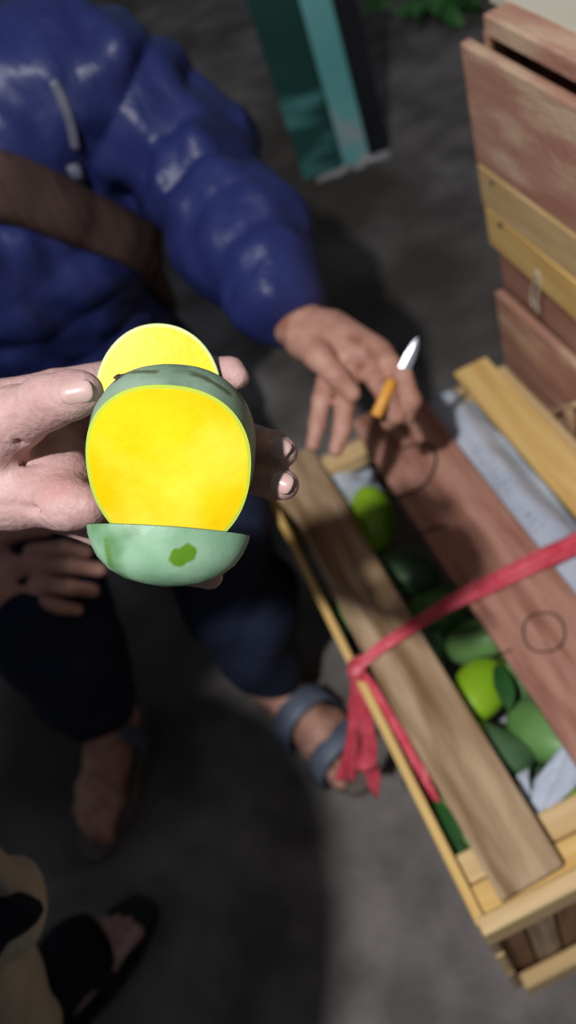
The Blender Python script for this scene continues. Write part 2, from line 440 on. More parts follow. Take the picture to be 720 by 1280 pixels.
# lid planks
lid1 = cp('lid_plank', .005, .073, Y0+.008, Y1+.004, H+.001, H+.013, m_tan, warp=.003, nx=10, rotz=.010)
lid2 = cp('lid_plank', .136, .240, Y0+.008, Y1+.012, H+.001, H+.014, m_red, warp=.002, nx=10, rotz=-.004)
lid3 = cp('lid_plank', .300, .352, Y0+.010, Y1+.006, H+.001, H+.012, m_yellow, warp=.001, nx=6)
cp('side_batten', .3535, .3655, Y0+.010, Y1-.02, H-.03, H+.006, m_pine)
# marker ring and scribble on the reddish lid plank
def ink_curve(pts, name, parent, r=.0016):
    v, f = tube(pts, r, 6, flat=(1, .35, (0, 0, 1)))
    return worldobj(name, mesh_np(name, v, f), m_ink, parent)
zc = H+.0150
ccx, ccy = PZ(680, 790, zc)[:2]
ink_curve([(ccx+.0225*math.cos(a)*(1+.1*math.sin(a*2)), ccy+.0235*math.sin(a), zc) for a in np.linspace(.2, 6.6, 40)], 'marker_ring', crate, .0011)
ink_curve([PZ(640, 812, zc), PZ(620, 820, zc), PZ(600, 822, zc)], 'marker_stroke', crate, .001)
ink_curve(spline([PZ(500, 560, zc), PZ(535, 555, zc), PZ(545, 575, zc), PZ(532, 605, zc), PZ(505, 618, zc), PZ(490, 622, zc)], 5), 'marker_stroke', crate, .0018)
ink_curve(spline([PZ(486, 682, zc), PZ(520, 668, zc), PZ(560, 655, zc)], 4), 'marker_stroke', crate, .0014)

# ------------------------------------------------------------------ newspapers in the crate
def sheet(name, fn, nu, nv, label, rot=0, group=None):
    vs = []; fs = []
    for i in range(nu+1):
        for j in range(nv+1): vs.append(fn(i/nu, j/nv))
    for i in range(nu):
        for j in range(nv):
            a = i*(nv+1)+j; fs.append((a, a+nv+1, a+nv+2, a+1))
    c = np.mean(np.array(vs), 0); vs = [np.array(v)-c for v in vs]
    me = mesh_np(name, vs, fs)
    uv = me.uv_layers.new(name='UVMap')
    for lp in me.loops:
        k = lp.vertex_index; uv.data[lp.index].uv = ((k//(nv+1))/nu*.3, (k % (nv+1))/nv*.3)
    o = link(name, me, m_paper, None, c)
    md = o.modifiers.new('solid', 'SOLIDIFY'); md.thickness = .0008
    tag(o, label, 'newspaper', group); return o
def crumple(u, v, s, a):
    return a*(math.sin(u*9+s)*math.cos(v*7+s*2)+.6*abs(math.sin(u*21+v*13+s*3))-.3+.3*math.sin(v*27+s+u*5))
sheet('newspaper', lambda u, v: (.236+u*.066, .215+v*.575, .388+.022*math.sin(math.pi*min(1, u*1.1))+crumple(u, v*1.5, 1, .003)), 14, 60,
      'long grey newsprint sheet bulging between reddish plank and pale edge plank')
sheet('newspaper', lambda u, v: (.062+u*.075, .705+v*.072+.02*u, .385-.05*u+crumple(u, v, 4, .006)+.012*v), 14, 16,
      'crumpled newsprint at crate end above the lime mango')
A_ = PZ(642, 968, .37); B_ = PZ(720, 985, .385)
sheet('newspaper', lambda u, v: np.array(PZ(662, 1030, .372))*(1-u)+np.array(PZ(732, 955, .39))*u+np.array([.016, .022, .004])*(v-.2)*2+np.array([0, 0, crumple(u, v, 7, .004)]), 18, 10,
      'torn newsprint strip lying between mangoes near crate end rail')
sheet('newspaper', lambda u, v: np.array(PZ(648, 968, .372))*(1-u)+np.array(PZ(668, 1032, .372))*u+np.array([.010, .004, -.006])*(v-.2)*(1.2-u)*1.5+np.array([0, 0, crumple(u, v, 2, .002)]), 12, 6,
      'narrow white paper scrap beside the large dark mango')
# lining under the fruit
sheet('newspaper', lambda u, v: (X0+.013+u*(.334), Y0+.024+v*(.59), .255+crumple(u*2, v*3, 3, .006)+.02*abs(2*u-1)**4), 24, 40,
      'shadowed newsprint lining beneath the crated mangoes')

# ------------------------------------------------------------------ mangoes in the crate
def mango_mesh(L=.05, W=.034):
    vs = []; fs = []; nr, ns = 16, 20
    for i in range(nr+1):
        t = math.pi*i/nr; z = -math.cos(t)
        r = math.sin(t)**.92*(1-.14*z)
        for j in range(ns):
            a = 2*math.pi*j/ns
            bend = .16*(z*z)
            vs.append((W*r*math.cos(a)*1.0+W*(bend*.5+.10*z*z*z), W*.86*r*math.sin(a), L*z))
    for i in range(nr):
        for j in range(ns): fs.append((i*ns+j, i*ns+(j+1) % ns, (i+1)*ns+(j+1) % ns, (i+1)*ns+j))
    me = mesh_np('mango', vs, fs)
    bm = bmesh.new(); bm.from_mesh(me); bmesh.ops.remove_doubles(bm, verts=bm.verts, dist=1e-5); bm.to_mesh(me); bm.free()
    return me
mm = mango_mesh()
mv, mf = tube([(.004, 0, -.049), (.005, 0, -.054), (.007, .001, -.060)], [.0028, .0022, .0018], 6)
stem_me = mesh_np('stem', mv, mf)
mango_meshes = []
for m in m_mg: q = mm.copy(); q.materials.append(m); mango_meshes.append(q)
stem_me.materials.append(m_stem)
specs = [  # px, py, z, kind, scale, rot, label
    (466, 652, .352, 1, .98, (1.2, .2, 2.6), 'bright lime mango under the newsprint at crate end'),
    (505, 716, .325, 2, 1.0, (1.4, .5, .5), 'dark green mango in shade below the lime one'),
    (548, 762, .325, 0, .95, (1.2, .3, 1.1), 'green mango crossed over by the red ribbon'),
    (585, 811, .335, 0, .92, (.7, .4, .3), 'round pale green mango just beyond the ribbon'),
    (603, 868, .340, 1, .90, (1.35, .1, -1.0), 'yellowish lime mango between two green mangoes'),
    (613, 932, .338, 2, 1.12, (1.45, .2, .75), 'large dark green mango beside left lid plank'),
    (676, 922, .338, 0, 1.0, (1.2, .1, .2), 'green mango tucked against the reddish lid plank'),
    (722, 1030, .338, 1, 1.0, (1.3, .1, 1.2), 'lime green mango by the end rail under paper'),
    (572, 1036, .345, 0, 1.0, (1.4, .2, .6), 'green mango peeking out beside crate side slat'),
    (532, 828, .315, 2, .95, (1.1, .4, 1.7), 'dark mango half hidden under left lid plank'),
    (640, 846, .318, 0, .85, (1.2, .2, 2.4), 'small green mango in the shade of the reddish plank'),
    (655, 980, .310, 2, .95, (1.3, .3, 2.9), 'dark mango deep between paper strips'),
    (500, 900, .330, 0, .95, (1.4, .2, .8), 'green mango under the middle of the left lid plank'),
    (448, 775, .330, 0, .95, (1.4, .2, .6), 'green mango glimpsed through the gap along the side slat'),
    (600, 650, .325, 2, .95, (1.4, .2, .6), 'dark mango beneath the reddish lid plank'),
]
from mathutils import Euler
cs = []; axs = []
for px, py, z, k, s, rot, lab in specs:
    c = PZ(px, py, z); c[0] = min(max(c[0], X0+.045), X1-.045); c[1] = min(max(c[1], Y0+.062), Y1-.062); cs.append(c)
    axs.append(np.array(Euler(rot).to_matrix() @ Vector((0, 0, 1)))*s)
cs = np.array(cs); c_start = cs.copy()
for it in range(80):                             # settle the fruit so that neighbours touch instead of crossing
    for i in range(len(cs)):
        for j in range(i):
            for a_, ra in ((-.024, .026), (0, .031), (.024, .026)):
                for b_, rb in ((-.024, .026), (0, .031), (.024, .026)):
                    d = (cs[i]+axs[i]*a_)-(cs[j]+axs[j]*b_); l = np.linalg.norm(d)+1e-6
                    g = ra*specs[i][4]+rb*specs[j][4]-l
                    if g > 0: cs[i] += d/l*g*.12; cs[j] -= d/l*g*.12
    cs += (c_start-cs)*.015
    cs[:, 0] = np.clip(cs[:, 0], X0+.045, X1-.045); cs[:, 1] = np.clip(cs[:, 1], Y0+.062, Y1-.062); cs[:, 2] = np.clip(cs[:, 2], .292, .356)
for qi, (px, py, z, k, s, rot, lab) in enumerate(specs):
    o = bpy.data.objects.new('mango', None); col.objects.link(o)
    c = cs[qi]
    o.location = tuple(c); o.rotation_euler = rot; o.empty_display_size = .03
    o.scale = (s, s, s)
    tag(o, lab, 'mango', 'mangoes packed in the open crate')
    b = bpy.data.objects.new('fruit_body', mango_meshes[k]); col.objects.link(b); b.parent = o
    st = bpy.data.objects.new('stem', stem_me); col.objects.link(st); st.parent = o
for me in mango_meshes+[stem_me]: me.polygons.foreach_set('use_smooth', [True]*len(me.polygons))
# a few mango leaves by the side slat
def leaf_mesh(L, W, curl=.3, n=8):
    vs = []; fs = []
    for i in range(n+1):
        t = i/n; w = W*math.sin(math.pi*min(1, t*.96+.02))**.8
        z = -curl*L*t*t
        vs += [(t*L, -w, z+w*.25), (t*L, 0, z), (t*L, w, z+w*.25)]
    for i in range(n):
        for j in range(2): fs.append((i*3+j, i*3+j+1, i*3+4+j, i*3+3+j))
    return mesh_np('leaf', vs, fs)
for i, (px, py, rz) in enumerate(((574, 1066, 1.45), (584, 1078, 1.8), (636, 888, 1.2))):
    o = link('mango_leaf', leaf_mesh(.055, .011), m_leaf, None, PZ(px, py, .37)); o.rotation_euler = (.3, -.25, rz)
    tag(o, ['dark mango leaf wedged beside the side slat', 'dark mango leaf lying under the lid plank edge', 'thin mango leaf between green mangoes'][i], 'leaf')

# ------------------------------------------------------------------ red ribbon round the crate
rib = empty('plastic_ribbon', (-.012, .465, H+.02))
tag(rib, 'shiny red plastic ribbon tied across the crate lid planks', 'ribbon')
def strip(name, pts, widths, upv, parent, th=.0012, twist=0, ns=8):
    v, f = tube(spline(pts, 6), 1, ns)
    pts2 = spline(pts, 6); m = len(pts2); vs = []; fs = []
    ws = np.interp(np.linspace(0, 1, m), np.linspace(0, 1, len(widths)), widths)
    for i, p in enumerate(pts2):
        t = Vector(pts2[min(i+1, m-1)]-pts2[max(i-1, 0)]).normalized()
        u = Vector(upv); u = Quaternion(t, twist*i/m) @ u
        s = t.cross(u).normalized(); n = s.cross(t)
        for j in range(ns):
            a = j/(ns-1)*2-1
            off = s*(ws[i]*a)+n*(.003*math.sin(a*7+i*.25)*(ws[i]/.01)+.0012*math.sin(i*.9+j*2))
            vs.append(Vector(p)+off)
    for i in range(m-1):
        for j in range(ns-1): fs.append((i*ns+j, i*ns+j+1, (i+1)*ns+j+1, (i+1)*ns+j))
    o = worldobj(name, mesh_np(name, vs, fs), m_ribbon, parent)
    md = o.modifiers.new('solid', 'SOLIDIFY'); md.thickness = th
    return o
zt = H+.019
strip('band', [(X1+.032, .478, .30), (X1+.030, .478, zt-.012), (.330, .477, zt), (.275, .473, zt+.002), (.19, .475, zt+.001), (.10, .474, zt+.002), (.03, .468, zt+.001), (-.004, .463, zt-.002), (-.022, .458, zt-.010)],
      [.014, .014, .0155, .0145, .011, .0085, .0075, .007, .008], (0, 0, 1), rib)
kn = Sdf((-.06, .42, .36), (.02, .50, .45), .0015)
K0 = PZ(447, 836, H+.008)
kn.ell(K0+V(.0, 0, .002), (.010, .012, .009), .004); kn.cone(K0+V(-.006, -.008, 0), K0+V(.006, .006, .006), .005, .005, .003)
kn.cone(K0+V(-.008, .004, -.006), K0+V(.004, -.004, .005), .005, .004, .003); kn.noise(.0012, 500, 3)
worldobj('knot', mesh_arrays('knot', [kn.arrays()]), m_ribbon, rib)
strip('tail', [K0+V(-.004, -.002, -.002), PZ(450, 875, .36), PZ(452, 920, .30), PZ(462, 960, .25), PZ(466, 992, .22)], [.006, .010, .014, .016, .011], (-.7, -.5, .3), rib, twist=.5)
strip('tail', [K0+V(-.006, -.004, -.004), PZ(446, 880, .35), PZ(444, 925, .30), PZ(437, 960, .26), PZ(432, 976, .24)], [.005, .009, .012, .013, .015], (-.7, -.6, .2), rib, twist=-.7)
strip('tail', [K0+V(-.004, -.006, -.004), PZ(456, 890, .355), PZ(461, 930, .31), PZ(458, 955, .28), PZ(448, 948, .29), PZ(449, 905, .335)], [.005, .008, .010, .010, .008, .005], (-.3, -.8, .3), rib, twist=.9)
strip('tail', [K0+V(.002, -.004, -.003), PZ(470, 866, .396), PZ(499, 918, .385), PZ(526, 968, .375), PZ(546, 1006, .365)], [.005, .0065, .0075, .0075, .007], (-.5, -.2, .8), rib, twist=.3)

# ------------------------------------------------------------------ stack of closed crates
SX, SY, SL, SW = .390, .836, .62, .34
def closed_crate(z0, z1, slats, label, lid=False):
    c = empty('wooden_crate', (SX, SY-SL, z0)); tag(c, label, 'crate', 'closed crates stacked beside the open crate')
    hh = z1-z0
    def q(name, x0, x1, y0, y1, a, b, mat, warp=0.0, nx=1):
        cc = ((x0+x1)/2, (y0+y1)/2, (a+b)/2); s = (x1-x0, y1-y0, b-a); ax = int(np.argmax(s))
        if ax == 0: return plank(name, c, cc, s, mat, warp=warp, nx=nx)
        if ax == 1: return plank(name, c, cc, (s[1], s[0], s[2]), mat, rotz=math.pi/2, warp=warp, nx=nx)
        return plank(name, c, cc, (s[2], s[1], s[0]), mat, rot=(0, math.pi/2, 0))
    for (a, b, mat, inset) in slats:
        q('side_slat', inset, inset+.012, 0, SL, a-z0, b-z0, mat, warp=.0012, nx=8)
        q('side_slat', SW-.012, SW, 0, SL, a-z0, b-z0, mat)
        q('end_slat', .026, SW-.013, 0, .010, a-z0, b-z0, mat)
        q('end_slat', .026, SW-.013, SL-.010, SL, a-z0, b-z0, mat)
    for x in (.026, SW-.043):
        for y in (.011, SL-.041): q('corner_post', x, x+.03, y, y+.03, .002, hh-.003, m_brown)
    for i in range(3): q('bottom_board', .03+i*.1, .122+i*.1, .012, SL-.012, .002, .010, m_tan)
    return c, q
c1, q1 = closed_crate(0, .288, [(.004, .09, m_red, 0), (.10, .185, m_redpale, 0), (.195, .285, m_red, 0)], 'reddish slatted crate at the bottom of the closed stack')
c2, q2 = closed_crate(.290, .562, [(.292, .490, m_redpale, 0), (.493, .560, m_red, .012)], 'pinkish-brown crate in the middle of the closed stack')
c3, q3 = closed_crate(.564, .824, [(.567, .622, m_yellow, 0), (.627, .681, m_pine, 0), (.686, .822, m_redpale, 0)], 'topmost crate of the closed stack with pale lower slats and cream lid')
hz = .262
q3('lid_rail', .006, .036, -.005, SL-.045, hz+.012, hz+.032, m_redpale)
for i, (a, b) in enumerate(((.0, .20), (.203, .41), (.413, .625))):
    q3('lid_board', .040, SW, a, b, hz+.016, hz+.028, m_cream)
for y in (.03, SL-.09): q3('lid_cleat', .03, SW-.02, y, y+.03, hz+.0, hz+.016, m_brown)
for (px, py) in ((615, 229), (625, 281)):
    p = np.array(PZ(px, py, .6)); r = (p-CAM); p = CAM+r*((SX-.001)/r[0])
    v, f = tube([(-.001, 0, 0), (.006, 0, 0)], [.0032, .0032], 10)
    o = link('nail_head', mesh_np('nail_head', v, f), m_dark, c3, (p[0]-SX, p[1]-(SY-SL), p[2]-.564))

# straw twine hanging on the stack
def atx(px, py, x):
    r = M @ np.array([(px-360)/F, -(py-640)/F, -1.0]); return CAM+r*(x/r[0])
tw = empty('straw_twine', atx(700, 530, SX-.01)); tag(tw, 'frayed straw twine knotted on the middle crate of the stack', 'twine')
for pts, r in (([(692, 560), (685, 540), (690, 520), (705, 510), (722, 505)], .0045), ([(690, 532), (704, 538), (712, 525), (706, 508)], .004),
               ([(712, 505), (716, 530), (714, 556), (722, 575)], .0045), ([(684, 548), (696, 552), (712, 560)], .0035)):
    v, f = tube(spline([atx(a, b, SX-.006) for a, b in pts], 5), r, 7)
    worldobj('strand', mesh_np('strand', v, f), m_twine, tw)
tw2 = empty('plastic_string', atx(667, 360, SX-.006)); tag(tw2, 'pale plastic string dangling below the yellow slat of the stack', 'string')
for pts in ([(671, 338), (668, 352), (664, 368), (667, 385)], [(672, 340), (675, 356), (671, 372), (673, 392)]):
    v, f = tube(spline([atx(a, b, SX-.003) for a, b in pts], 5), .0016, 6)
    worldobj('strand', mesh_np('strand', v, f), m_cream, tw2)

# ------------------------------------------------------------------ green steel post
pb = PZ(430, 208, 0)
post = empty('steel_post', (pb[0], pb[1], 0), (0, 0, math.radians(-14)))
tag(post, 'teal painted steel post with worn paint rising from the floor', 'post')
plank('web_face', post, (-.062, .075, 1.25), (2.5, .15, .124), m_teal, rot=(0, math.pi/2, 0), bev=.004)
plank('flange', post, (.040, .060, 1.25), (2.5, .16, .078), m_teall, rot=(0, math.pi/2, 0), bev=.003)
plank('recess_shade', post, (.110, .080, 1.25), (2.5, .15, .06), m_dark, rot=(0, math.pi/2, 0), bev=.003)  # near-black box: the shadow strip beside the flange, put into colour
bm = bmesh.new()
for i in range(18):
    a = i/18; x = -.08+.21*a
    g = bmesh.ops.create_icosphere(bm, subdivisions=1, radius=random.uniform(.010, .022))
    bmesh.ops.scale(bm, vec=(1.2, 1, .6), verts=g['verts'])
    bmesh.ops.translate(bm, vec=(x, -.030+random.uniform(-.01, .01), .006), verts=g['verts'])
me = bpy.data.meshes.new('plaster_skirt'); bm.to_mesh(me); bm.free()
link('plaster_skirt', me, m_white, post)

# ------------------------------------------------------------------ leafy greens on the floor
pl = empty('leafy_greens', PZ(552, 8, .02)); tag(pl, 'bunch of green leaves lying on the floor beyond the crates', 'greens')
lm = [leaf_mesh(.11, .030, .35), leaf_mesh(.09, .026, .5)]
for m in lm: m.materials.append(m_leafl)
for i in range(46):
    a = random.uniform(0, 6.28); r = random.uniform(0, .13)
    o = link('leaf', lm[i % 2], m_leafl, pl, (r*math.cos(a)*1.3, r*math.sin(a), random.uniform(.0, .09)))
    o.rotation_euler = (random.uniform(-.5, .5), random.uniform(-.9, .1), a+random.uniform(-.6, .6))

# ------------------------------------------------------------------ the mango in the hand (the subject)
eu, ev, ew = M[:, 0].copy(), M[:, 1].copy(), M[:, 2].copy()          # right, up, towards viewer
def rot_axis(v, ax, ang):
    q = Quaternion(Vector(ax), ang); return np.array(q @ Vector(v))
def frame(tilt_u=0, roll_w=0, yaw_v=0):
    a, b, c = eu, ev, ew
    for ax, ang in ((ew, roll_w), (eu, tilt_u), (ev, yaw_v)):
        a, b, c = (rot_axis(x, ax, ang) for x in (a, b, c))
    return a, b, c
def cut_fruit(parent, centre, fr, outline, rings, mats, dome=.0015, rim=.965, npt=96, names=('peel', 'flesh')):
    """peel lofted back from a cut face + the flesh of the cut face; outline(phi)->(u,v); rings=[(w,scale,dv)]"""
    a, b, c = fr; ph = np.linspace(0, 2*math.pi, npt, endpoint=False)
    O = [outline(p) for p in ph]
    def pt(p, w, s, dv=0): return centre+a*(p[0]*s)+b*(p[1]*s+dv)+c*w
    vs = []; fs = []
    for (w, s, dv) in rings: vs += [pt(p, w, s, dv) for p in O]
    for i in range(len(rings)-1):
        for j in range(npt): fs.append((i*npt+j, (i+1)*npt+j, (i+1)*npt+(j+1) % npt, i*npt+(j+1) % npt))
    n = len(vs); w, s, dv = rings[-1]; vs.append(pt((0, 0), w-.001, 0, dv))
    for j in range(npt): fs.append(((len(rings)-1)*npt+j, n, (len(rings)-1)*npt+(j+1) % npt))
    peel = worldobj(names[0], mesh_np(names[0], vs, fs), mats[0], parent)
    vs = []; fs = []; mi = []
    rs = [1.0, rim, .93, .85, .7, .5, .3, .12]; n0 = 0
    for s in rs: vs += [pt(p, dome*(1-s*s)+.0002, s) for p in O]
    for i in range(len(rs)-1):
        for j in range(npt): fs.append((i*npt+j, i*npt+(j+1) % npt, (i+1)*npt+(j+1) % npt, (i+1)*npt+j)); mi.append(1 if i == 0 else 0)
    vs.append(pt((0, 0), dome, 0)); n = len(vs)-1
    for j in range(npt): fs.append(((len(rs)-1)*npt+j, (len(rs)-1)*npt+(j+1) % npt, n)); mi.append(0)
    fl_ = worldobj(names[1], mesh_np(names[1], vs, fs, mi), [mats[1], mats[2]], peel if False else parent)
    return peel, fl_
MC = P(211, 590, .372)
hm = empty('cut_mango', MC); tag(hm, 'halved green mango held up with bright yellow cut flesh', 'mango')
def sup(phi, a, b, e=2.3, egg=0):
    c, s = math.cos(phi), math.sin(phi)
    u = a*math.copysign(abs(c)**(2/e), c); v = b*math.copysign(abs(s)**(2/e), s)
    return (u*(1+egg*v/b), v)
fr = frame(math.radians(27), math.radians(-3))
peel, _ = cut_fruit(hm, MC, fr, lambda p: sup(p, .0377, .0420, 2.25, .07),
          [(0, 1, 0), (-.004, 1.015, .0003), (-.012, 1.04, .0008), (-.022, 1.035, .001), (-.032, .97, .001), (-.042, .83, 0), (-.050, .62, 0), (-.055, .36, 0)],
          (m_skin_m, m_flesh, m_rim), rim=.960)
# back cheek, slid up behind the body
BC = P(198, 492, .428)
cut_fruit(hm, BC, frame(math.radians(6), math.radians(-4)), lambda p: sup(p, .0335, .0365, 2.1, -.04),
          [(0, 1, 0), (-.003, 1.0, 0), (-.008, .92, 0), (-.013, .7, 0), (-.016, .4, 0)],
          (m_skin_m, m_flesh, m_rimw), rim=.955, names=('back_slice_peel', 'back_slice_flesh'))
# front cheek, folded down below the cut face
FC = P(211, 664, .349)
ff = tuple(rot_axis(x, ew, math.radians(-3.5)) for x in frame(math.radians(-97)))
flap, _ = cut_fruit(hm, FC, ff, lambda p: (.0352*math.copysign(abs(math.cos(p))**(1.0+.34*math.cos(p)), math.cos(p)), .021*math.sin(p)),
          [(0, 1, 0), (-.003, .985, 0), (-.008, .93, 0), (-.013, .84, -.0005), (-.018, .68, -.001), (-.0215, .48, -.001), (-.0232, .25, -.001)],
          (m_flap, m_flesh, m_rim), names=('front_slice_peel', 'front_slice_flesh'))
# stem scar, wet spot
def blob(name, c, fr_, rad, mat, parent, seed=0):
    bm = bmesh.new(); bmesh.ops.create_icosphere(bm, subdivisions=3, radius=1)
    rs = random.Random(seed); k = [rs.uniform(0, 6) for _ in range(4)]
    vs = []
    for v in bm.verts:
        x, y, z = v.co; g = 1+.18*math.sin(3*math.atan2(y, x)+k[0])+.1*math.sin(5*math.atan2(y, x)+k[1])
        q = np.array(c)+fr_[0]*x*rad[0]*g+fr_[1]*y*rad[1]*g+fr_[2]*z*rad[2]
        v.co = Vector(q)
    me = bpy.data.meshes.new(name); bm.to_mesh(me); bm.free()
    return worldobj(name, me, mat, parent)

from mathutils.bvhtree import BVHTree
def hit_on(o, px, py):
    """point and normal of object o (mesh in its parent's frame) where the line of sight to (px,py) meets it"""
    off = Vector((0, 0, 0)); q = o.parent
    while q is not None: off = off+q.location; q = q.parent
    me = o.data
    t = BVHTree.FromPolygons([v.co+off for v in me.vertices], [tuple(p.vertices) for p in me.polygons])
    d = P(px, py, 1.0)-CAM
    loc, nor, _, _ = t.ray_cast(Vector(CAM), Vector(d).normalized())
    if loc is None: return None, None
    nor = np.array(nor)
    if nor @ d > 0: nor = -nor
    return np.array(loc), nor
def stain(mat, pts, colour, noise=.35, nscale=260, rough=None, soft=.15):
    """natural marks on the skin: pts = [(local point, radius)]"""
    nt = mat.node_tree; N = nt.nodes; L = nt.links; b = N['Principled BSDF']
    tc = N.new('ShaderNodeTexCoord'); ns = N.new('ShaderNodeTexNoise'); ns.inputs['Scale'].default_value = nscale
    L.new(tc.outputs['Object'], ns.inputs['Vector'])
    last = None
    for p, rad in pts:
        vd = N.new('ShaderNodeVectorMath'); vd.operation = 'DISTANCE'; vd.inputs[1].default_value = tuple(p)
        L.new(tc.outputs['Object'], vd.inputs[0])
        dv = N.new('ShaderNodeMath'); dv.operation = 'DIVIDE'; dv.inputs[1].default_value = rad; L.new(vd.outputs['Value'], dv.inputs[0])
        if last is None: last = dv.outputs[0]
        else:
            mn = N.new('ShaderNodeMath'); mn.operation = 'MINIMUM'; L.new(last, mn.inputs[0]); L.new(dv.outputs[0], mn.inputs[1]); last = mn.outputs[0]
    ad = N.new('ShaderNodeMath'); ad.operation = 'MULTIPLY_ADD'; L.new(ns.outputs[0], ad.inputs[0]); ad.inputs[1].default_value = noise*2; L.new(last, ad.inputs[2])
    mr = N.new('ShaderNodeMapRange'); mr.inputs[1].default_value = 1-soft+noise; mr.inputs[2].default_value = 1+soft+noise; mr.inputs[3].default_value = 1; mr.inputs[4].default_value = 0
    L.new(ad.outputs[0], mr.inputs[0])
    mx = N.new('ShaderNodeMix'); mx.data_type = 'RGBA'
    L.new(mr.outputs[0], mx.inputs[0]); L.new(b.inputs['Base Color'].links[0].from_socket, mx.inputs[6]); mx.inputs[7].default_value = colour
    L.new(mx.outputs[2], b.inputs['Base Color'])
    if rough is not None:
        rr = N.new('ShaderNodeMapRange'); rr.inputs[3].default_value = b.inputs['Roughness'].default_value; rr.inputs[4].default_value = rough
        L.new(mr.outputs[0], rr.inputs[0]); L.new(rr.outputs[0], b.inputs['Roughness'])

# ------------------------------------------------------------------ hand builder
def nail(person, c, along, normal, w, l, mat, name='fingernail'):
    n = np.array(normal, float); n /= np.linalg.norm(n); a = np.array(along, float); a -= n*(a@n); a /= np.linalg.norm(a)
    s = np.cross(n, a); bm = bmesh.new(); bmesh.ops.create_uvsphere(bm, u_segments=14, v_segments=8, radius=1)
    for v in bm.verts:
        x, y, z = v.co
        x2 = math.copysign(abs(x)**.7, x); y2 = math.copysign(abs(y)**.8, y)
        v.co = Vector(np.array(c)+a*(x2*l)+s*(y2*w)+n*(z*.0014-.0022*y2*y2*(w/.006)))
    me = bpy.data.meshes.new(name); bm.to_mesh(me); bm.free()
    return worldobj(name, me, mat, person)

# ---- the photographer's companion who holds the mango (stands out of frame on the left)
buyer = empty('person', (-.50, .20, 0))
tag(buyer, 'person in grey shirt and black trousers holding up the cut mango', 'person')
hd = Sdf(P(-10, 640, .40)-.24, P(180, 600, .42)+.16, .0018)
W0 = P(-125, 588, .445)
k = .003
# fingers
fing = {
 'index':  [(P(0, 505, .430), .0125), (P(70, 486, .436), .0105), (P(150, 470, .455), .0098), (P(235, 462, .457), .0090), (P(288, 464, .438), .0076), (P(297, 472, .433), .0066)],
 'middle': [(P(-5, 545, .445), .0120), (P(120, 530, .468), .0100), (P(215, 530, .476), .0098), (P(300, 546, .452), .0096), (P(342, 560, .424), .0092), (P(353, 565, .414), .0082)],
 'ring':   [(P(-10, 590, .450), .0120), (P(110, 585, .470), .0100), (P(215, 585, .476), .0098), (P(300, 594, .450), .0095), (P(342, 603, .420), .0090), (P(355, 606, .410), .0080)],
 'pinky':  [(P(-15, 630, .445), .0110), (P(90, 650, .450), .0090), (P(180, 688, .425), .0085), (P(240, 712, .402), .0080), (P(262, 720, .395), .0068)],
}
for nme, ch in fing.items(): hd.chain(ch, .0025)
# palm
hd.chain([(W0, .026), (P(-60, 580, .440), .024), (P(10, 560, .436), .017)], .012)
hd.chain([(W0+V(0, 0, -.006), .025), (P(-55, 612, .438), .024), (P(20, 622, .424), .0150), (P(85, 630, .408), .0115), (P(112, 634, .402), .0090)], .012)
hd.cone(P(0, 520, .437), P(-5, 620, .437), .014, .014, .012)
hd.cone(P(75, 560, .440), P(88, 632, .425), .0135, .011, .012)
hd.cone(P(15, 600, .425), P(85, 600, .425), .016, .013, .012)
# thenar and thumb
hd.chain([(P(-60, 575, .430), .020), (P(-15, 548, .412), .0185), (P(20, 522, .400), .0148), (P(62, 502, .388), .0122), (P(92, 493, .380), .0108), (P(106, 490, .377), .0088)], .006)
# creases of the palm
for a, b in (((-20, 592, .412), (52, 575, .412)), ((0, 632, .405), (95, 640, .400)), ((20, 545, .392), (30, 560, .395))):
    hd.cone(P(*a), P(*b), .0016, .0016, .003, sub=True)
# forearm
E0 = V(-.50, .36, 1.03)
hd.chain([(W0, .027), (W0+(E0-W0)*.35, .032), (W0+(E0-W0)*.6, .038)], .012)
hv, hq = smooth_arr(*hd.arrays(), 2, .4)
# rest of that person: coarse
bd = Sdf((-.95, -.45, -.01), (.08, .66, 1.68), .006)
sh_l, sh_r = V(-.52, .28, 1.30), V(-.50, -.06, 1.30)
neck = V(-.45, .11, 1.38); headc = V(-.43, .14, 1.54); fwd = V(.95, .30, 0); fwd /= np.linalg.norm(fwd); side = V(-fwd[1], fwd[0], 0)
toeC = V(-.535, .500, .018)
def foot(sd, heel, d, L=.245, flip=1, k=.006):
    """bare foot: heel point on the ground, unit direction d, flip=+1 big toe to the left of d"""
    s = V(-d[1], d[0], 0)*flip; z = lambda h: V(0, 0, h)
    sd.chain([(heel+d*.03+z(.040), .032), (heel+d*.09+z(.048), .032), (heel+d*.15+z(.034), .030), (heel+d*.175+z(.026), .022)], .02)
    sd.chain([(heel+d*.03+z(.028), .026), (heel+d*.16+s*.022+z(.024), .022), (heel+d*.185+s*.025+z(.018), .015)], .012)
    sd.chain([(heel+d*.03+z(.026), .025), (heel+d*.15-s*.026+z(.022), .020), (heel+d*.17-s*.030+z(.016), .013)], .012)
    for i, (o, l, r) in enumerate(((.030, L-.012, .0125), (.011, L-.014, .0092), (-.005, L-.022, .0088), (-.020, L-.034, .0085), (-.033, L-.048, .0082))):
        b = heel+d*.165+s*o*.95+z(.019)
        sd.chain([(b, r*1.1), (heel+d*(.165+(l-.165)*.55)+s*o*1.05+z(.020), r*.95), (heel+d*(l-r)+s*o*1.1+z(r+.004), r)], .003)
dC = V(.86, .51, 0); heelC = PZ(166, 1150, .0)-dC*.225+V(0, 0, .014)
heelD = V(-.62, -.12, .014)
hipC = V(-.52, .19, .80); hipD = V(-.45, .02, .80)
fsd = Sdf(heelC-V(.06, .10, .012), heelC+V(.26, .24, .2), .003)
foot(fsd, heelC, dC, flip=-1)
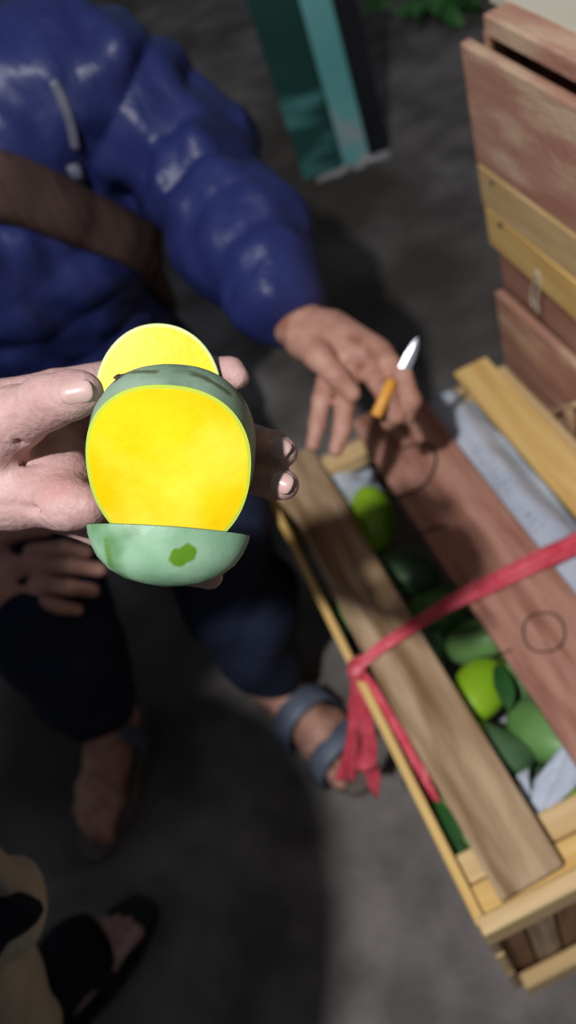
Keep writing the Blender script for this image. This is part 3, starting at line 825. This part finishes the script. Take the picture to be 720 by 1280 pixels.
fsd.cone(heelC+dC*.045+V(0, 0, .05), heelC+dC*.04+V(0, 0, .19), .031, .034, .02)
foot(bd, heelD, V(.9, .43, 0), k=.01, flip=1)
ankC, ankD = heelC+dC*.045+V(0, 0, .08), heelD+V(.04, .02, .08)
for an, hp in ((ankC, hipC), (ankD, hipD)):
    kn_ = (an+hp)/2+fwd*.04; kn_[2] = .45
    bd.chain([(an, .034), (an*.6+kn_*.4, .045), (kn_, .052), (hp, .075)], .02)
bd.chain([(V(-.47, .10, .82), .12), (V(-.46, .10, 1.0), .11), (V(-.45, .105, 1.2), .12), (V(-.445, .11, 1.30), .07), (neck, .052), (headc-V(0, 0, .05), .05)], .04)
bd.cone(sh_l, sh_r, .06, .06, .05)
EL = E0; bd.chain([(sh_l, .055), (EL, .042), (W0+(E0-W0)*.5, .035)], .02)
ER = V(-.50, -.28, 1.05); HR = V(-.32, -.27, 1.13)
bd.chain([(sh_r, .055), (ER, .042), (HR, .027)], .02)
hx = fwd*.6+V(.5, -.1, 0); hx /= np.linalg.norm(hx); hs = V(-hx[1], hx[0], 0)
bd.cone(HR, HR+hx*.07, .026, .030, .02)
for i in range(4):
    b = HR+hx*.085+V(0, 0, .026-.018*i); bd.chain([(b, .0095), (b+hx*.035+hs*.012, .009), (b+hx*.045+hs*.035, .008)], .004)
bd.chain([(HR+hx*.03+hs*.015, .012), (HR+hx*.06+hs*.042+V(0, 0, .01), .010), (HR+hx*.085+hs*.05+V(0, 0, .015), .0085)], .005)
def head(sd, c, f, s):
    u = V(0, 0, 1); R = np.stack([f, s, u], 1)
    sd.ell(c+u*.03-f*.012, (.098, .078, .092), .02, R); sd.ell(c-u*.035+f*.012, (.075, .062, .082), .03, R)
    sd.cone(c+f*.092+u*.012, c+f*.108-u*.022, .008, .013, .012); sd.cone(c+f*.105-u*.024+s*.009, c+f*.105-u*.024-s*.009, .008, .008, .006)
    for q in (-1, 1):
        sd.ell(c+f*.094+s*q*.032+u*.012, (.014, .016, .011), .01, R, sub=True)
        sd.ell(c+s*q*.078-u*.004-f*.01, (.016, .008, .030), .006, R)
        sd.cone(c+f*.090+s*q*.016+u*.032, c+f*.082+s*q*.048+u*.032, .007, .005, .01)
    sd.cone(c+f*.090-u*.052+s*.018, c+f*.090-u*.052-s*.018, .008, .008, .006)
    sd.cone(c+f*.099-u*.050+s*.018, c+f*.099-u*.050-s*.018, .0025, .0025, .003, sub=True)
    sd.ell(c+f*.072-u*.092, (.02, .024, .02), .02, R)
def head_parts(person, c, f, s, skin):
    u = V(0, 0, 1); fr_ = (f, s, u)
    for q in (-1, 1):
        e = blob('eye', c+f*.0755+s*q*.032+u*.012, fr_, (.0125, .0125, .0105), m_eyew, person, 1)
        blob('iris', c+f*.0860+s*q*.032+u*.011, fr_, (.0032, .0070, .0070), m_iris, e, 2)
    hs_ = Sdf(c-.16, c+.17, .005); R = np.stack([f, s, u], 1)
    hs_.ell(c+u*.036-f*.018, (.104, .088, .096), .01, R)
    hs_.ell(c+f*.085-u*.02, (.055, .08, .085), .02, R, sub=True); hs_.ell(c-u*.12+f*.0, (.13, .12, .09), .02, R, sub=True)
    hs_.noise(.002, 160, 5)
    worldobj('hair', mesh_arrays('hair', [hs_.arrays()]), m_hair, person)
head(bd, headc, fwd, side)
bbody = worldobj('body', mesh_arrays('body', [(hv, hq), fsd.arrays(), bd.arrays()]), m_hand, buyer)
head_parts(buyer, headc, fwd, side, m_hand)
# nails of the holding hand
for (px, py, w_, l_, al, dep) in ((95, 490, .0058, .0078, P(112, 488, .37)-P(80, 494, .37), .0004), (349, 559, .0058, .0062, P(362, 566, .40)-P(340, 556, .42), .0002), (352, 603, .0056, .0060, P(366, 608, .40)-P(342, 600, .42), .0002)):
    h, n = hit_on(bbody, px, py)
    if h is not None: nail(bbody, h-n*dep, al, n, w_, l_, m_nail)

# clothes of that person: shirt and trousers
sd = Sdf((-.95, -.45, .70), (-.05, .60, 1.45), .008)
sd.chain([(V(-.47, .10, .80), .155), (V(-.46, .10, 1.0), .145), (V(-.45, .105, 1.2), .15), (V(-.445, .11, 1.32), .09)], .05)
sd.cone(sh_l, sh_r, .085, .085, .05)
sd.chain([(sh_l, .078), (EL, .060)], .03); sd.chain([(sh_r, .078), (ER, .060), (ER*.4+HR*.6, .045)], .03)
sd.noise(.006, 40, 2); sd.cone(neck+V(0, 0, -.01), neck+V(0, 0, .12), .062, .07, .01, sub=True)
worldobj('shirt', mesh_arrays('shirt', [sd.arrays()]), m_shirt, buyer)
sd = Sdf((-.95, -.35, .012), (-.28, .60, .98), .008)
for an, hp in ((ankC, hipC), (ankD, hipD)):
    kn_ = (an+hp)/2+fwd*.04; kn_[2] = .45
    sd.chain([(an+V(0, 0, .03), .062), (kn_, .075), (hp, .105)], .03)
sd.cone(V(-.47, .10, .82), V(-.47, .10, .90), .14, .138, .04)
sd.cone(ankC+V(0, 0, .0), heelC+dC*.145+V(0, 0, .050), .058, .052, .03)
sd.noise(.005, 45, 8)
worldobj('trousers', mesh_arrays('trousers', [sd.arrays()]), m_blackc, buyer)
def sole(name, heel, d, person, mat, L=.265, flip=1, th=.014):
    s = V(-d[1], d[0], 0)*flip; vs = []; fs = []; n = 40
    h0 = heel.copy(); h0[2] = .0
    for zz in (0.0005, th):
        for i in range(n):
            a = 2*math.pi*i/n; t = (1-math.cos(a))/2
            w = (.036+.014*math.sin(min(1, t*1.1)*1.9)**2)*abs(math.sin(a))**.7*math.copysign(1, math.sin(a))
            p = h0+d*(-.012+L*t)+s*(w+.006*t); p[2] = zz; vs.append(p)
    for i in range(n): fs.append((i, (i+1) % n, n+(i+1) % n, n+i))
    fs.append(tuple(range(n))[::-1]); fs.append(tuple(range(n, 2*n)))
    return worldobj(name, mesh_np(name, vs, fs), mat, person, smooth=False)
def strap(name, heel, d, t, w, hgt, person, mat, half=.045, flip=1, skew=0.0, lift=.012):
    s = V(-d[1], d[0], 0)*flip; pts = []
    for i in range(17):
        a = math.pi*i/16
        pts.append(heel*V(1, 1, 0)+d*(t+skew*math.cos(a))+s*(half*math.cos(a))+V(0, 0, lift+hgt*math.sin(a)**.6))
    vs = []; fs = []
    dd = d
    for i, p in enumerate(pts):
        nrm = V(0, 0, 1)*math.sin(math.pi*i/16)+s*math.cos(math.pi*i/16); nrm /= np.linalg.norm(nrm)
        for o, h in ((-w, 0), (-w*.85, .004), (w*.85, .004), (w, 0), (w*.85, -.001), (-w*.85, -.001)):
            vs.append(p+dd*o+nrm*h)
    for i in range(16):
        for j in range(6): fs.append((i*6+j, i*6+(j+1) % 6, (i+1)*6+(j+1) % 6, (i+1)*6+j))
    return worldobj(name, mesh_np(name, vs, fs), mat, person)
so_c = sole('slipper_sole', heelC, dC, buyer, m_black, L=.275, flip=-1); sole('slipper_sole', heelD, V(.9, .43, 0), buyer, m_black)
strap('slipper_strap', heelC, dC, .150, .016, .058, so_c, m_black, .050, flip=-1)

# stem scar, bruises and wet marks of the mango
def loc_on(o, px, py):
    for i in range(12):                         # step towards the fruit's middle until the surface is met
        h, n = hit_on(o, px+(211-px)*i*.02, py+(590-py)*i*.006)
        if h is not None: return h-np.array(hm.location)
    return np.zeros(3)
stain(m_flap, [(loc_on(flap, 224, 697), .0042), (loc_on(flap, 233, 692), .0040), (loc_on(flap, 239, 690), .0026)], srgb(92, 136, 34), rough=.15)
stain(m_flap, [(loc_on(flap, 133+i, 676+i*6), .0017) for i in range(0, 6)], srgb(92, 134, 70), .25, soft=.5)
stain(m_skin_m, [(loc_on(peel, x, y), .0020) for x, y in ((139, 473), (144, 471), (150, 468), (155, 465))], srgb(58, 48, 42), .3)
stain(m_skin_m, [(loc_on(peel, x, y), .0019) for x, y in [(166+i*3.5, 465-.1*i) for i in range(9)]+[(244+i*3, 468+i*1.0+i*i*.05) for i in range(15)]], srgb(92, 104, 74), .6, 420, soft=.6)
blob('stem_scar', loc_on(peel, 147, 470)+np.array(hm.location), frame(math.radians(-30), .5), (.0030, .0018, .0009), m_scar, hm, 4)

# ------------------------------------------------------------------ canvas bag hanging from the buyer's arm
bag = empty('canvas_bag', PZ(-20, 1180, .55)); tag(bag, 'olive canvas bag with dark open top hanging beside the slippered foot', 'bag')
bs = Sdf(PZ(-20, 1180, .5)-V(.24, .22, .28), PZ(-20, 1180, .5)+V(.20, .26, .26), .005)
b0 = PZ(-30, 1090, .60); b1 = PZ(-30, 1260, .42)
bs.chain([(PZ(-40, 1135, .60), .055), (PZ(-10, 1140, .58), .045)], .02)
bs.chain([(PZ(-45, 1250, .44), .075), (PZ(-20, 1300, .40), .070)], .03)
bs.chain([(PZ(-60, 1190, .52), .060), (PZ(-60, 1230, .48), .07)], .03)
bs.cone(PZ(24, 1168, .64), PZ(-60, 1160, .64), .026, .040, .012, sub=True)
bs.noise(.003, 70, 4)
worldobj('bag_body', mesh_arrays('bag_body', [bs.arrays()]), m_olive, bag)
blob('bag_mouth_shade', PZ(-28, 1166, .60), (V(1, 0, 0), V(0, 1, 0), V(0, 0, 1)), (.050, .030, .022), m_blackc, bag, 3)  # black blob stands in for the darkness inside the bag's mouth
v, f = tube(spline([PZ(-70, 1130, .62), V(-.46, .34, .80), V(-.47, .345, .98), V(-.47, .36, 1.09), V(-.48, .39, .98), V(-.49, .40, .80), PZ(-90, 1100, .62)], 6), 1, 8, flat=(.010, .002, (1, 0, 0)))
worldobj('strap', mesh_np('strap', v, f), m_olive, bag)

# ------------------------------------------------------------------ the seller, seated on a low stool
seller = empty('person', (-.24, 1.15, 0))
tag(seller, 'seated person in shiny navy puffer jacket and sandals holding a small knife', 'person')
pel, hipL, hipR = V(-.22, 1.22, .38), V(-.13, 1.20, .37), V(-.32, 1.20, .37)
kneeL, kneeR = PZ(262, 655, .43), PZ(60, 775, .42)
dA = PZ(428, 938, 0.05)-PZ(384, 897, 0.05); dA /= np.linalg.norm(dA); heelA = PZ(384, 900, .04)*V(1,1,0)-dA*.112+V(0, 0, .014)
dB = PZ(113, 1078, 0)-PZ(158, 940, 0); dB /= np.linalg.norm(dB); heelB = PZ(117, 1066, 0)-dB*.240+V(0, 0, .014)
ankA, ankB = heelA+dA*.045+V(0, 0, .085), heelB+dB*.045+V(0, 0, .085)
shL, shR = V(.005, 1.10, .88), V(-.37, 1.10, .88)
neckS = V(-.18, 1.07, .95); headS = V(-.15, 1.00, 1.10)
elL = P(222, 185, 1.05); wrL = P(366, 398, .905)
wrR = PZ(-45, 728, .50); elR = V(-.46, 1.05, .60)
# left hand (with the knife): fine
h2 = Sdf(P(430, 470, .88)-V(.13, .16, .15), P(430, 470, .88)+V(.13, .18, .15), .002)
h2.chain([(wrL+(elL-wrL)*.3, .030), (wrL, .027), (P(395, 425, .893), .028)], .012)
h2.cone(P(390, 425, .895), P(425, 458, .885), .026, .018, .012)
h2.cone(P(400, 425, .89), P(460, 450, .88), .026, .020, .012)
h2.chain([(P(415, 415, .895), .024), (P(470, 445, .885), .020)], .012)
# little and ring fingers hang down, loosely bent
h2.chain([(P(412, 462, .885), .0125), (P(402, 500, .872), .0105), (P(397, 530, .868), .0095), (P(391, 556, .866), .0078)], .004)
h2.chain([(P(438, 466, .880), .0130), (P(431, 505, .866), .0112), (P(428, 536, .862), .0100), (P(420, 562, .860), .0080)], .004)
# middle and index curl round the handle
h2.chain([(P(462, 462, .880), .0130), (P(482, 492, .858), .0115), (P(495, 518, .868), .0102), (P(486, 528, .882), .0088)], .004)
h2.chain([(P(478, 446, .882), .0130), (P(502, 470, .860), .0115), (P(514, 500, .866), .0105), (P(507, 520, .876), .0090)], .004)
# thumb on the near side of the palm
h2.chain([(P(378, 425, .885), .020), (P(398, 445, .862), .0150), (P(420, 470, .852), .0120), (P(440, 492, .852), .0095)], .006)
h2v = smooth_arr(*h2.arrays(), 2, .4)
# right hand resting on the right knee
h3 = Sdf(wrR-V(.10, .14, .09), wrR+V(.22, .16, .09), .0025)
def hr(px, py, z): return PZ(px, py, z)
h3.chain([(wrR, .028), (hr(0, 722, .505), .026)], .012)
h3.cone(hr(-5, 700, .515), hr(-5, 750, .500), .022, .022, .014)
h3.cone(hr(-5, 715, .515), hr(45, 705, .510), .020, .013, .014); h3.cone(hr(0, 745, .505), hr(45, 742, .495), .020, .012, .014)
for (a, b, c, r) in (((40, 690, .512), (80, 685, .508), (108, 690, .490), .0115), ((45, 709, .508), (92, 707, .502), (125, 712, .482), .012),
                     ((45, 730, .500), (88, 734, .494), (116, 738, .474), .0115), ((40, 750, .492), (74, 758, .484), (96, 762, .466), .0105)):
    h3.chain([(hr(*a), r), (hr(*b), r*.9), (hr(*c), r*.75)], .003)
h3.chain([(hr(-20, 690, .51), .018), (hr(15, 668, .505), .013), (hr(55, 664, .495), .0105)], .006)
h3v = smooth_arr(*h3.arrays(), 1, .4)
fA = Sdf(heelA-V(.10, .28, .013), heelA+V(.26, .10, .2), .003); foot(fA, heelA, dA, flip=-1)
fA.chain([(heelA+dA*.045+V(0, 0, .05), .031), (ankA, .034), (ankA+V(.0, .01, .11), .040)], .02)
fB = Sdf(heelB-V(.18, .28, .013), heelB+V(.14, .10, .2), .003); foot(fB, heelB, dB, flip=1)
fB.chain([(heelB+dB*.045+V(0, 0, .05), .031), (ankB, .034), (ankB+V(.01, .0, .11), .040)], .02)
bs2 = Sdf((-.60, .50, .05), (.24, 1.42, 1.28), .006)
for an, kn_, hp in ((ankA, kneeL, hipL), (ankB, kneeR, hipR)):
    bs2.chain([(an, .034), (an*.55+kn_*.45, .046), (kn_, .054), (hp, .08)], .02)
bs2.chain([(pel, .13), (V(-.20, 1.20, .58), .12), (V(-.18, 1.13, .78), .12), (V(-.18, 1.10, .88), .07), (neckS, .052), (headS-V(0, 0, .05), .05)], .04)
bs2.cone(shL, shR, .06, .06, .05)
bs2.chain([(shL, .055), (elL, .042), (wrL+(elL-wrL)*.15, .030)], .02); bs2.chain([(shR, .055), (elR, .042), (wrR, .029)], .02)
fS = V(.12, -.92, -.3); fS /= np.linalg.norm(fS); sS = np.cross(V(0, 0, 1), fS); sS /= np.linalg.norm(sS); fS = np.cross(sS, V(0, 0, 1))
head(bs2, headS, fS, sS)
worldobj('body', mesh_arrays('body', [h2v, h3v, fA.arrays(), fB.arrays(), bs2.arrays()]), m_seller, seller)
head_parts(seller, headS, fS, sS, m_seller)
# jacket
jk = Sdf((-.66, .62, .30), (.30, 1.46, 1.04), .005)
R_, PER = .012, .062
jk.chain([(V(-.22, 1.20, .40), .175), (V(-.20, 1.19, .55), .170), (V(-.18, 1.14, .74), .165), (V(-.18, 1.11, .86), .11)], .05, R_, .075)
jk.cone(V(-.30, 1.16, .70), V(-.06, 1.15, .72), .12, .12, .05)
jk.cone(shL-V(.03, 0, .01), shR+V(.03, 0, -.01), .095, .095, .05)
jk.chain([(shL, .094), (elL, .084)], .03, R_, PER); jk.chain([(elL, .084), (wrL+(elL-wrL)*.45, .074), (wrL+(elL-wrL)*.12, .050)], .025, R_, PER)
jk.chain([(shR, .095), (elR, .085)], .03, R_, PER); jk.chain([(elR, .085), (wrR+(elR-wrR)*.35, .065), (wrR+(elR-wrR)*.12, .046)], .025, R_, PER)
jk.noise(.006, 26, 11); jk.noise(.0038, 70, 12, (1, 1, .45)); jk.noise(.002, 140, 13, (1, .6, .5))
jk.cone(neckS+V(0, 0, .0), neckS+V(0, 0, .15), .062, .075, .01, sub=True)
jacket = worldobj('jacket', mesh_arrays('jacket', [smooth_arr(*jk.arrays(), 1, .4)]), m_jacket, seller)
# trousers
tr = Sdf((-.64, .52, .06), (.10, 1.42, .58), .006)
tr.chain([(ankA+V(.005, .005, .045), .062), (ankA*.5+kneeL*.5, .074), (kneeL, .080), (hipL, .105)], .03)
tr.chain([(ankB+V(.005, .01, .045), .068), (ankB*.5+kneeR*.5, .080), (kneeR, .082), (hipR, .105)], .03)
tr.cone(hipL, hipR, .12, .12, .05); tr.noise(.006, 42, 21)
worldobj('trousers', mesh_arrays('trousers', [tr.arrays()]), m_trouser, seller)
# sandals
so_a = sole('sandal_sole', heelA, dA, seller, m_sole, flip=-1, th=.018)
strap('sandal_strap', heelA, dA, .110, .021, .084, so_a, m_sandal, .052, flip=-1)
strap('sandal_strap', heelA, dA, .187, .019, .056, so_a, m_sandal, .056, flip=-1)
so_b = sole('sandal_sole', heelB, dB, seller, m_sole, flip=1, th=.018)
strap('sandal_strap', heelB, dB, .060, .015, .094, so_b, m_sandal, .044, flip=1)
# brown webbing across the waist and silver zip details
off_s = Vector(seller.location)
jt = BVHTree.FromPolygons([v.co+off_s for v in jacket.data.vertices], [tuple(p.vertices) for p in jacket.data.polygons])
def onj(px, py, lift=.003):
    d = Vector(P(px, py, 1.0)-CAM).normalized(); l, n, _, _ = jt.ray_cast(Vector(CAM), d)
    n = np.array(n); n = -n if n @ np.array(d) > 0 else n
    return np.array(l)+n*lift
sa, sb = onj(5, 232), onj(150, 292)
cc = V(-.19, 1.165, .70); e1 = sa-cc; nn = np.cross(e1, sb-cc); nn /= np.linalg.norm(nn)
if nn[2] < 0: nn = -nn
e1 -= nn*(e1 @ nn); e1 /= np.linalg.norm(e1); e2 = np.cross(nn, e1)
NA, NW = 96, 7
rad = np.zeros((NA, NW))
for i in range(NA):
    a_ = 2*math.pi*i/NA; dr = e1*math.cos(a_)+e2*math.sin(a_)
    for j in range(NW):
        o_ = cc+nn*((j/(NW-1)-.5)*.066)
        l, _, _, dist = jt.ray_cast(Vector(o_), Vector(dr)); rad[i, j] = min(dist if dist else .2, .275)
for _ in range(3): rad = np.maximum(rad, (np.roll(rad, 1, 0)+2*rad+np.roll(rad, -1, 0))/4)
vs = []; fs = []
for i in range(NA):
    a_ = 2*math.pi*i/NA; dr = e1*math.cos(a_)+e2*math.sin(a_)
    for j in range(NW):
        t_ = (j/(NW-1)-.5)*2
        vs.append(cc+nn*(t_*.033)+dr*(rad[i, j]+.005+.006*(1-t_*t_)+.0012*math.sin(i*2.2)))
for i in range(NA):
    for j in range(NW-1): fs.append((i*NW+j, i*NW+j+1, ((i+1) % NA)*NW+j+1, ((i+1) % NA)*NW+j))
wb = worldobj('waist_strap', mesh_np('waist_strap', vs, fs), m_strap, seller)
md = wb.modifiers.new('solid', 'SOLIDIFY'); md.thickness = .008; md.offset = 0
v, f = tube(spline([onj(66, 100), onj(78, 125), onj(88, 155), onj(93, 186)], 5), 1, 8, flat=(.006, .002, tuple(ew)))
worldobj('zip_strip', mesh_np('zip_strip', v, f), m_silver, jacket)
v, f = tube([onj(88, 204, .004), onj(97, 228, .006)], 1, 8, flat=(.008, .003, tuple(ew)))
worldobj('zip_pull', mesh_np('zip_pull', v, f), m_silver, jacket)

# knife
kf = empty('paring_knife', P(490, 495, .868)); tag(kf, 'small knife with steel blade and orange handle in the seller hand', 'knife')
ka, kb = P(522, 422, .842), P(494, 482, .856)
dk = (kb-ka)/np.linalg.norm(kb-ka); sk = np.cross(dk, ew); sk /= np.linalg.norm(sk); nk = np.cross(sk, dk)
vs = []; fs = []
prof = [(0, -.0005, .0005), (.12, -.004, .003), (.35, -.0065, .0045), (.7, -.0075, .0050), (1.0, -.0075, .0050)]
for t, l, r in prof:
    p = ka+(kb-ka)*t
    vs += [p+sk*l, p+nk*.001, p+sk*r, p-nk*.001]
for i in range(len(prof)-1):
    for j in range(4): fs.append((i*4+j, i*4+(j+1) % 4, (i+1)*4+(j+1) % 4, (i+1)*4+j))
fs += [(3, 2, 1, 0), tuple(len(vs)-4+j for j in range(4))]
worldobj('blade', mesh_np('blade', vs, fs), m_blade, kf, smooth=False)
v, f = tube(spline([P(490, 476, .850), P(480, 498, .846), P(470, 520, .850)], 5), 1, 10, flat=(.0062, .005, tuple(ew)))
worldobj('handle', mesh_np('handle', v, f), m_handle, kf)

# low stool under the seller
st = empty('low_stool', (-.22, 1.24, 0)); tag(st, 'low blue plastic stool under the seated seller', 'stool')
plank('seat', st, (0, 0, .215), (.28, .26, .02), m_stool, bev=.004)
for sx in (-1, 1):
    for sy in (-1, 1): plank('leg', st, (sx*.115, sy*.105, .1025), (.205, .03, .03), m_stool, rot=(0, math.pi/2, 0), bev=.003)
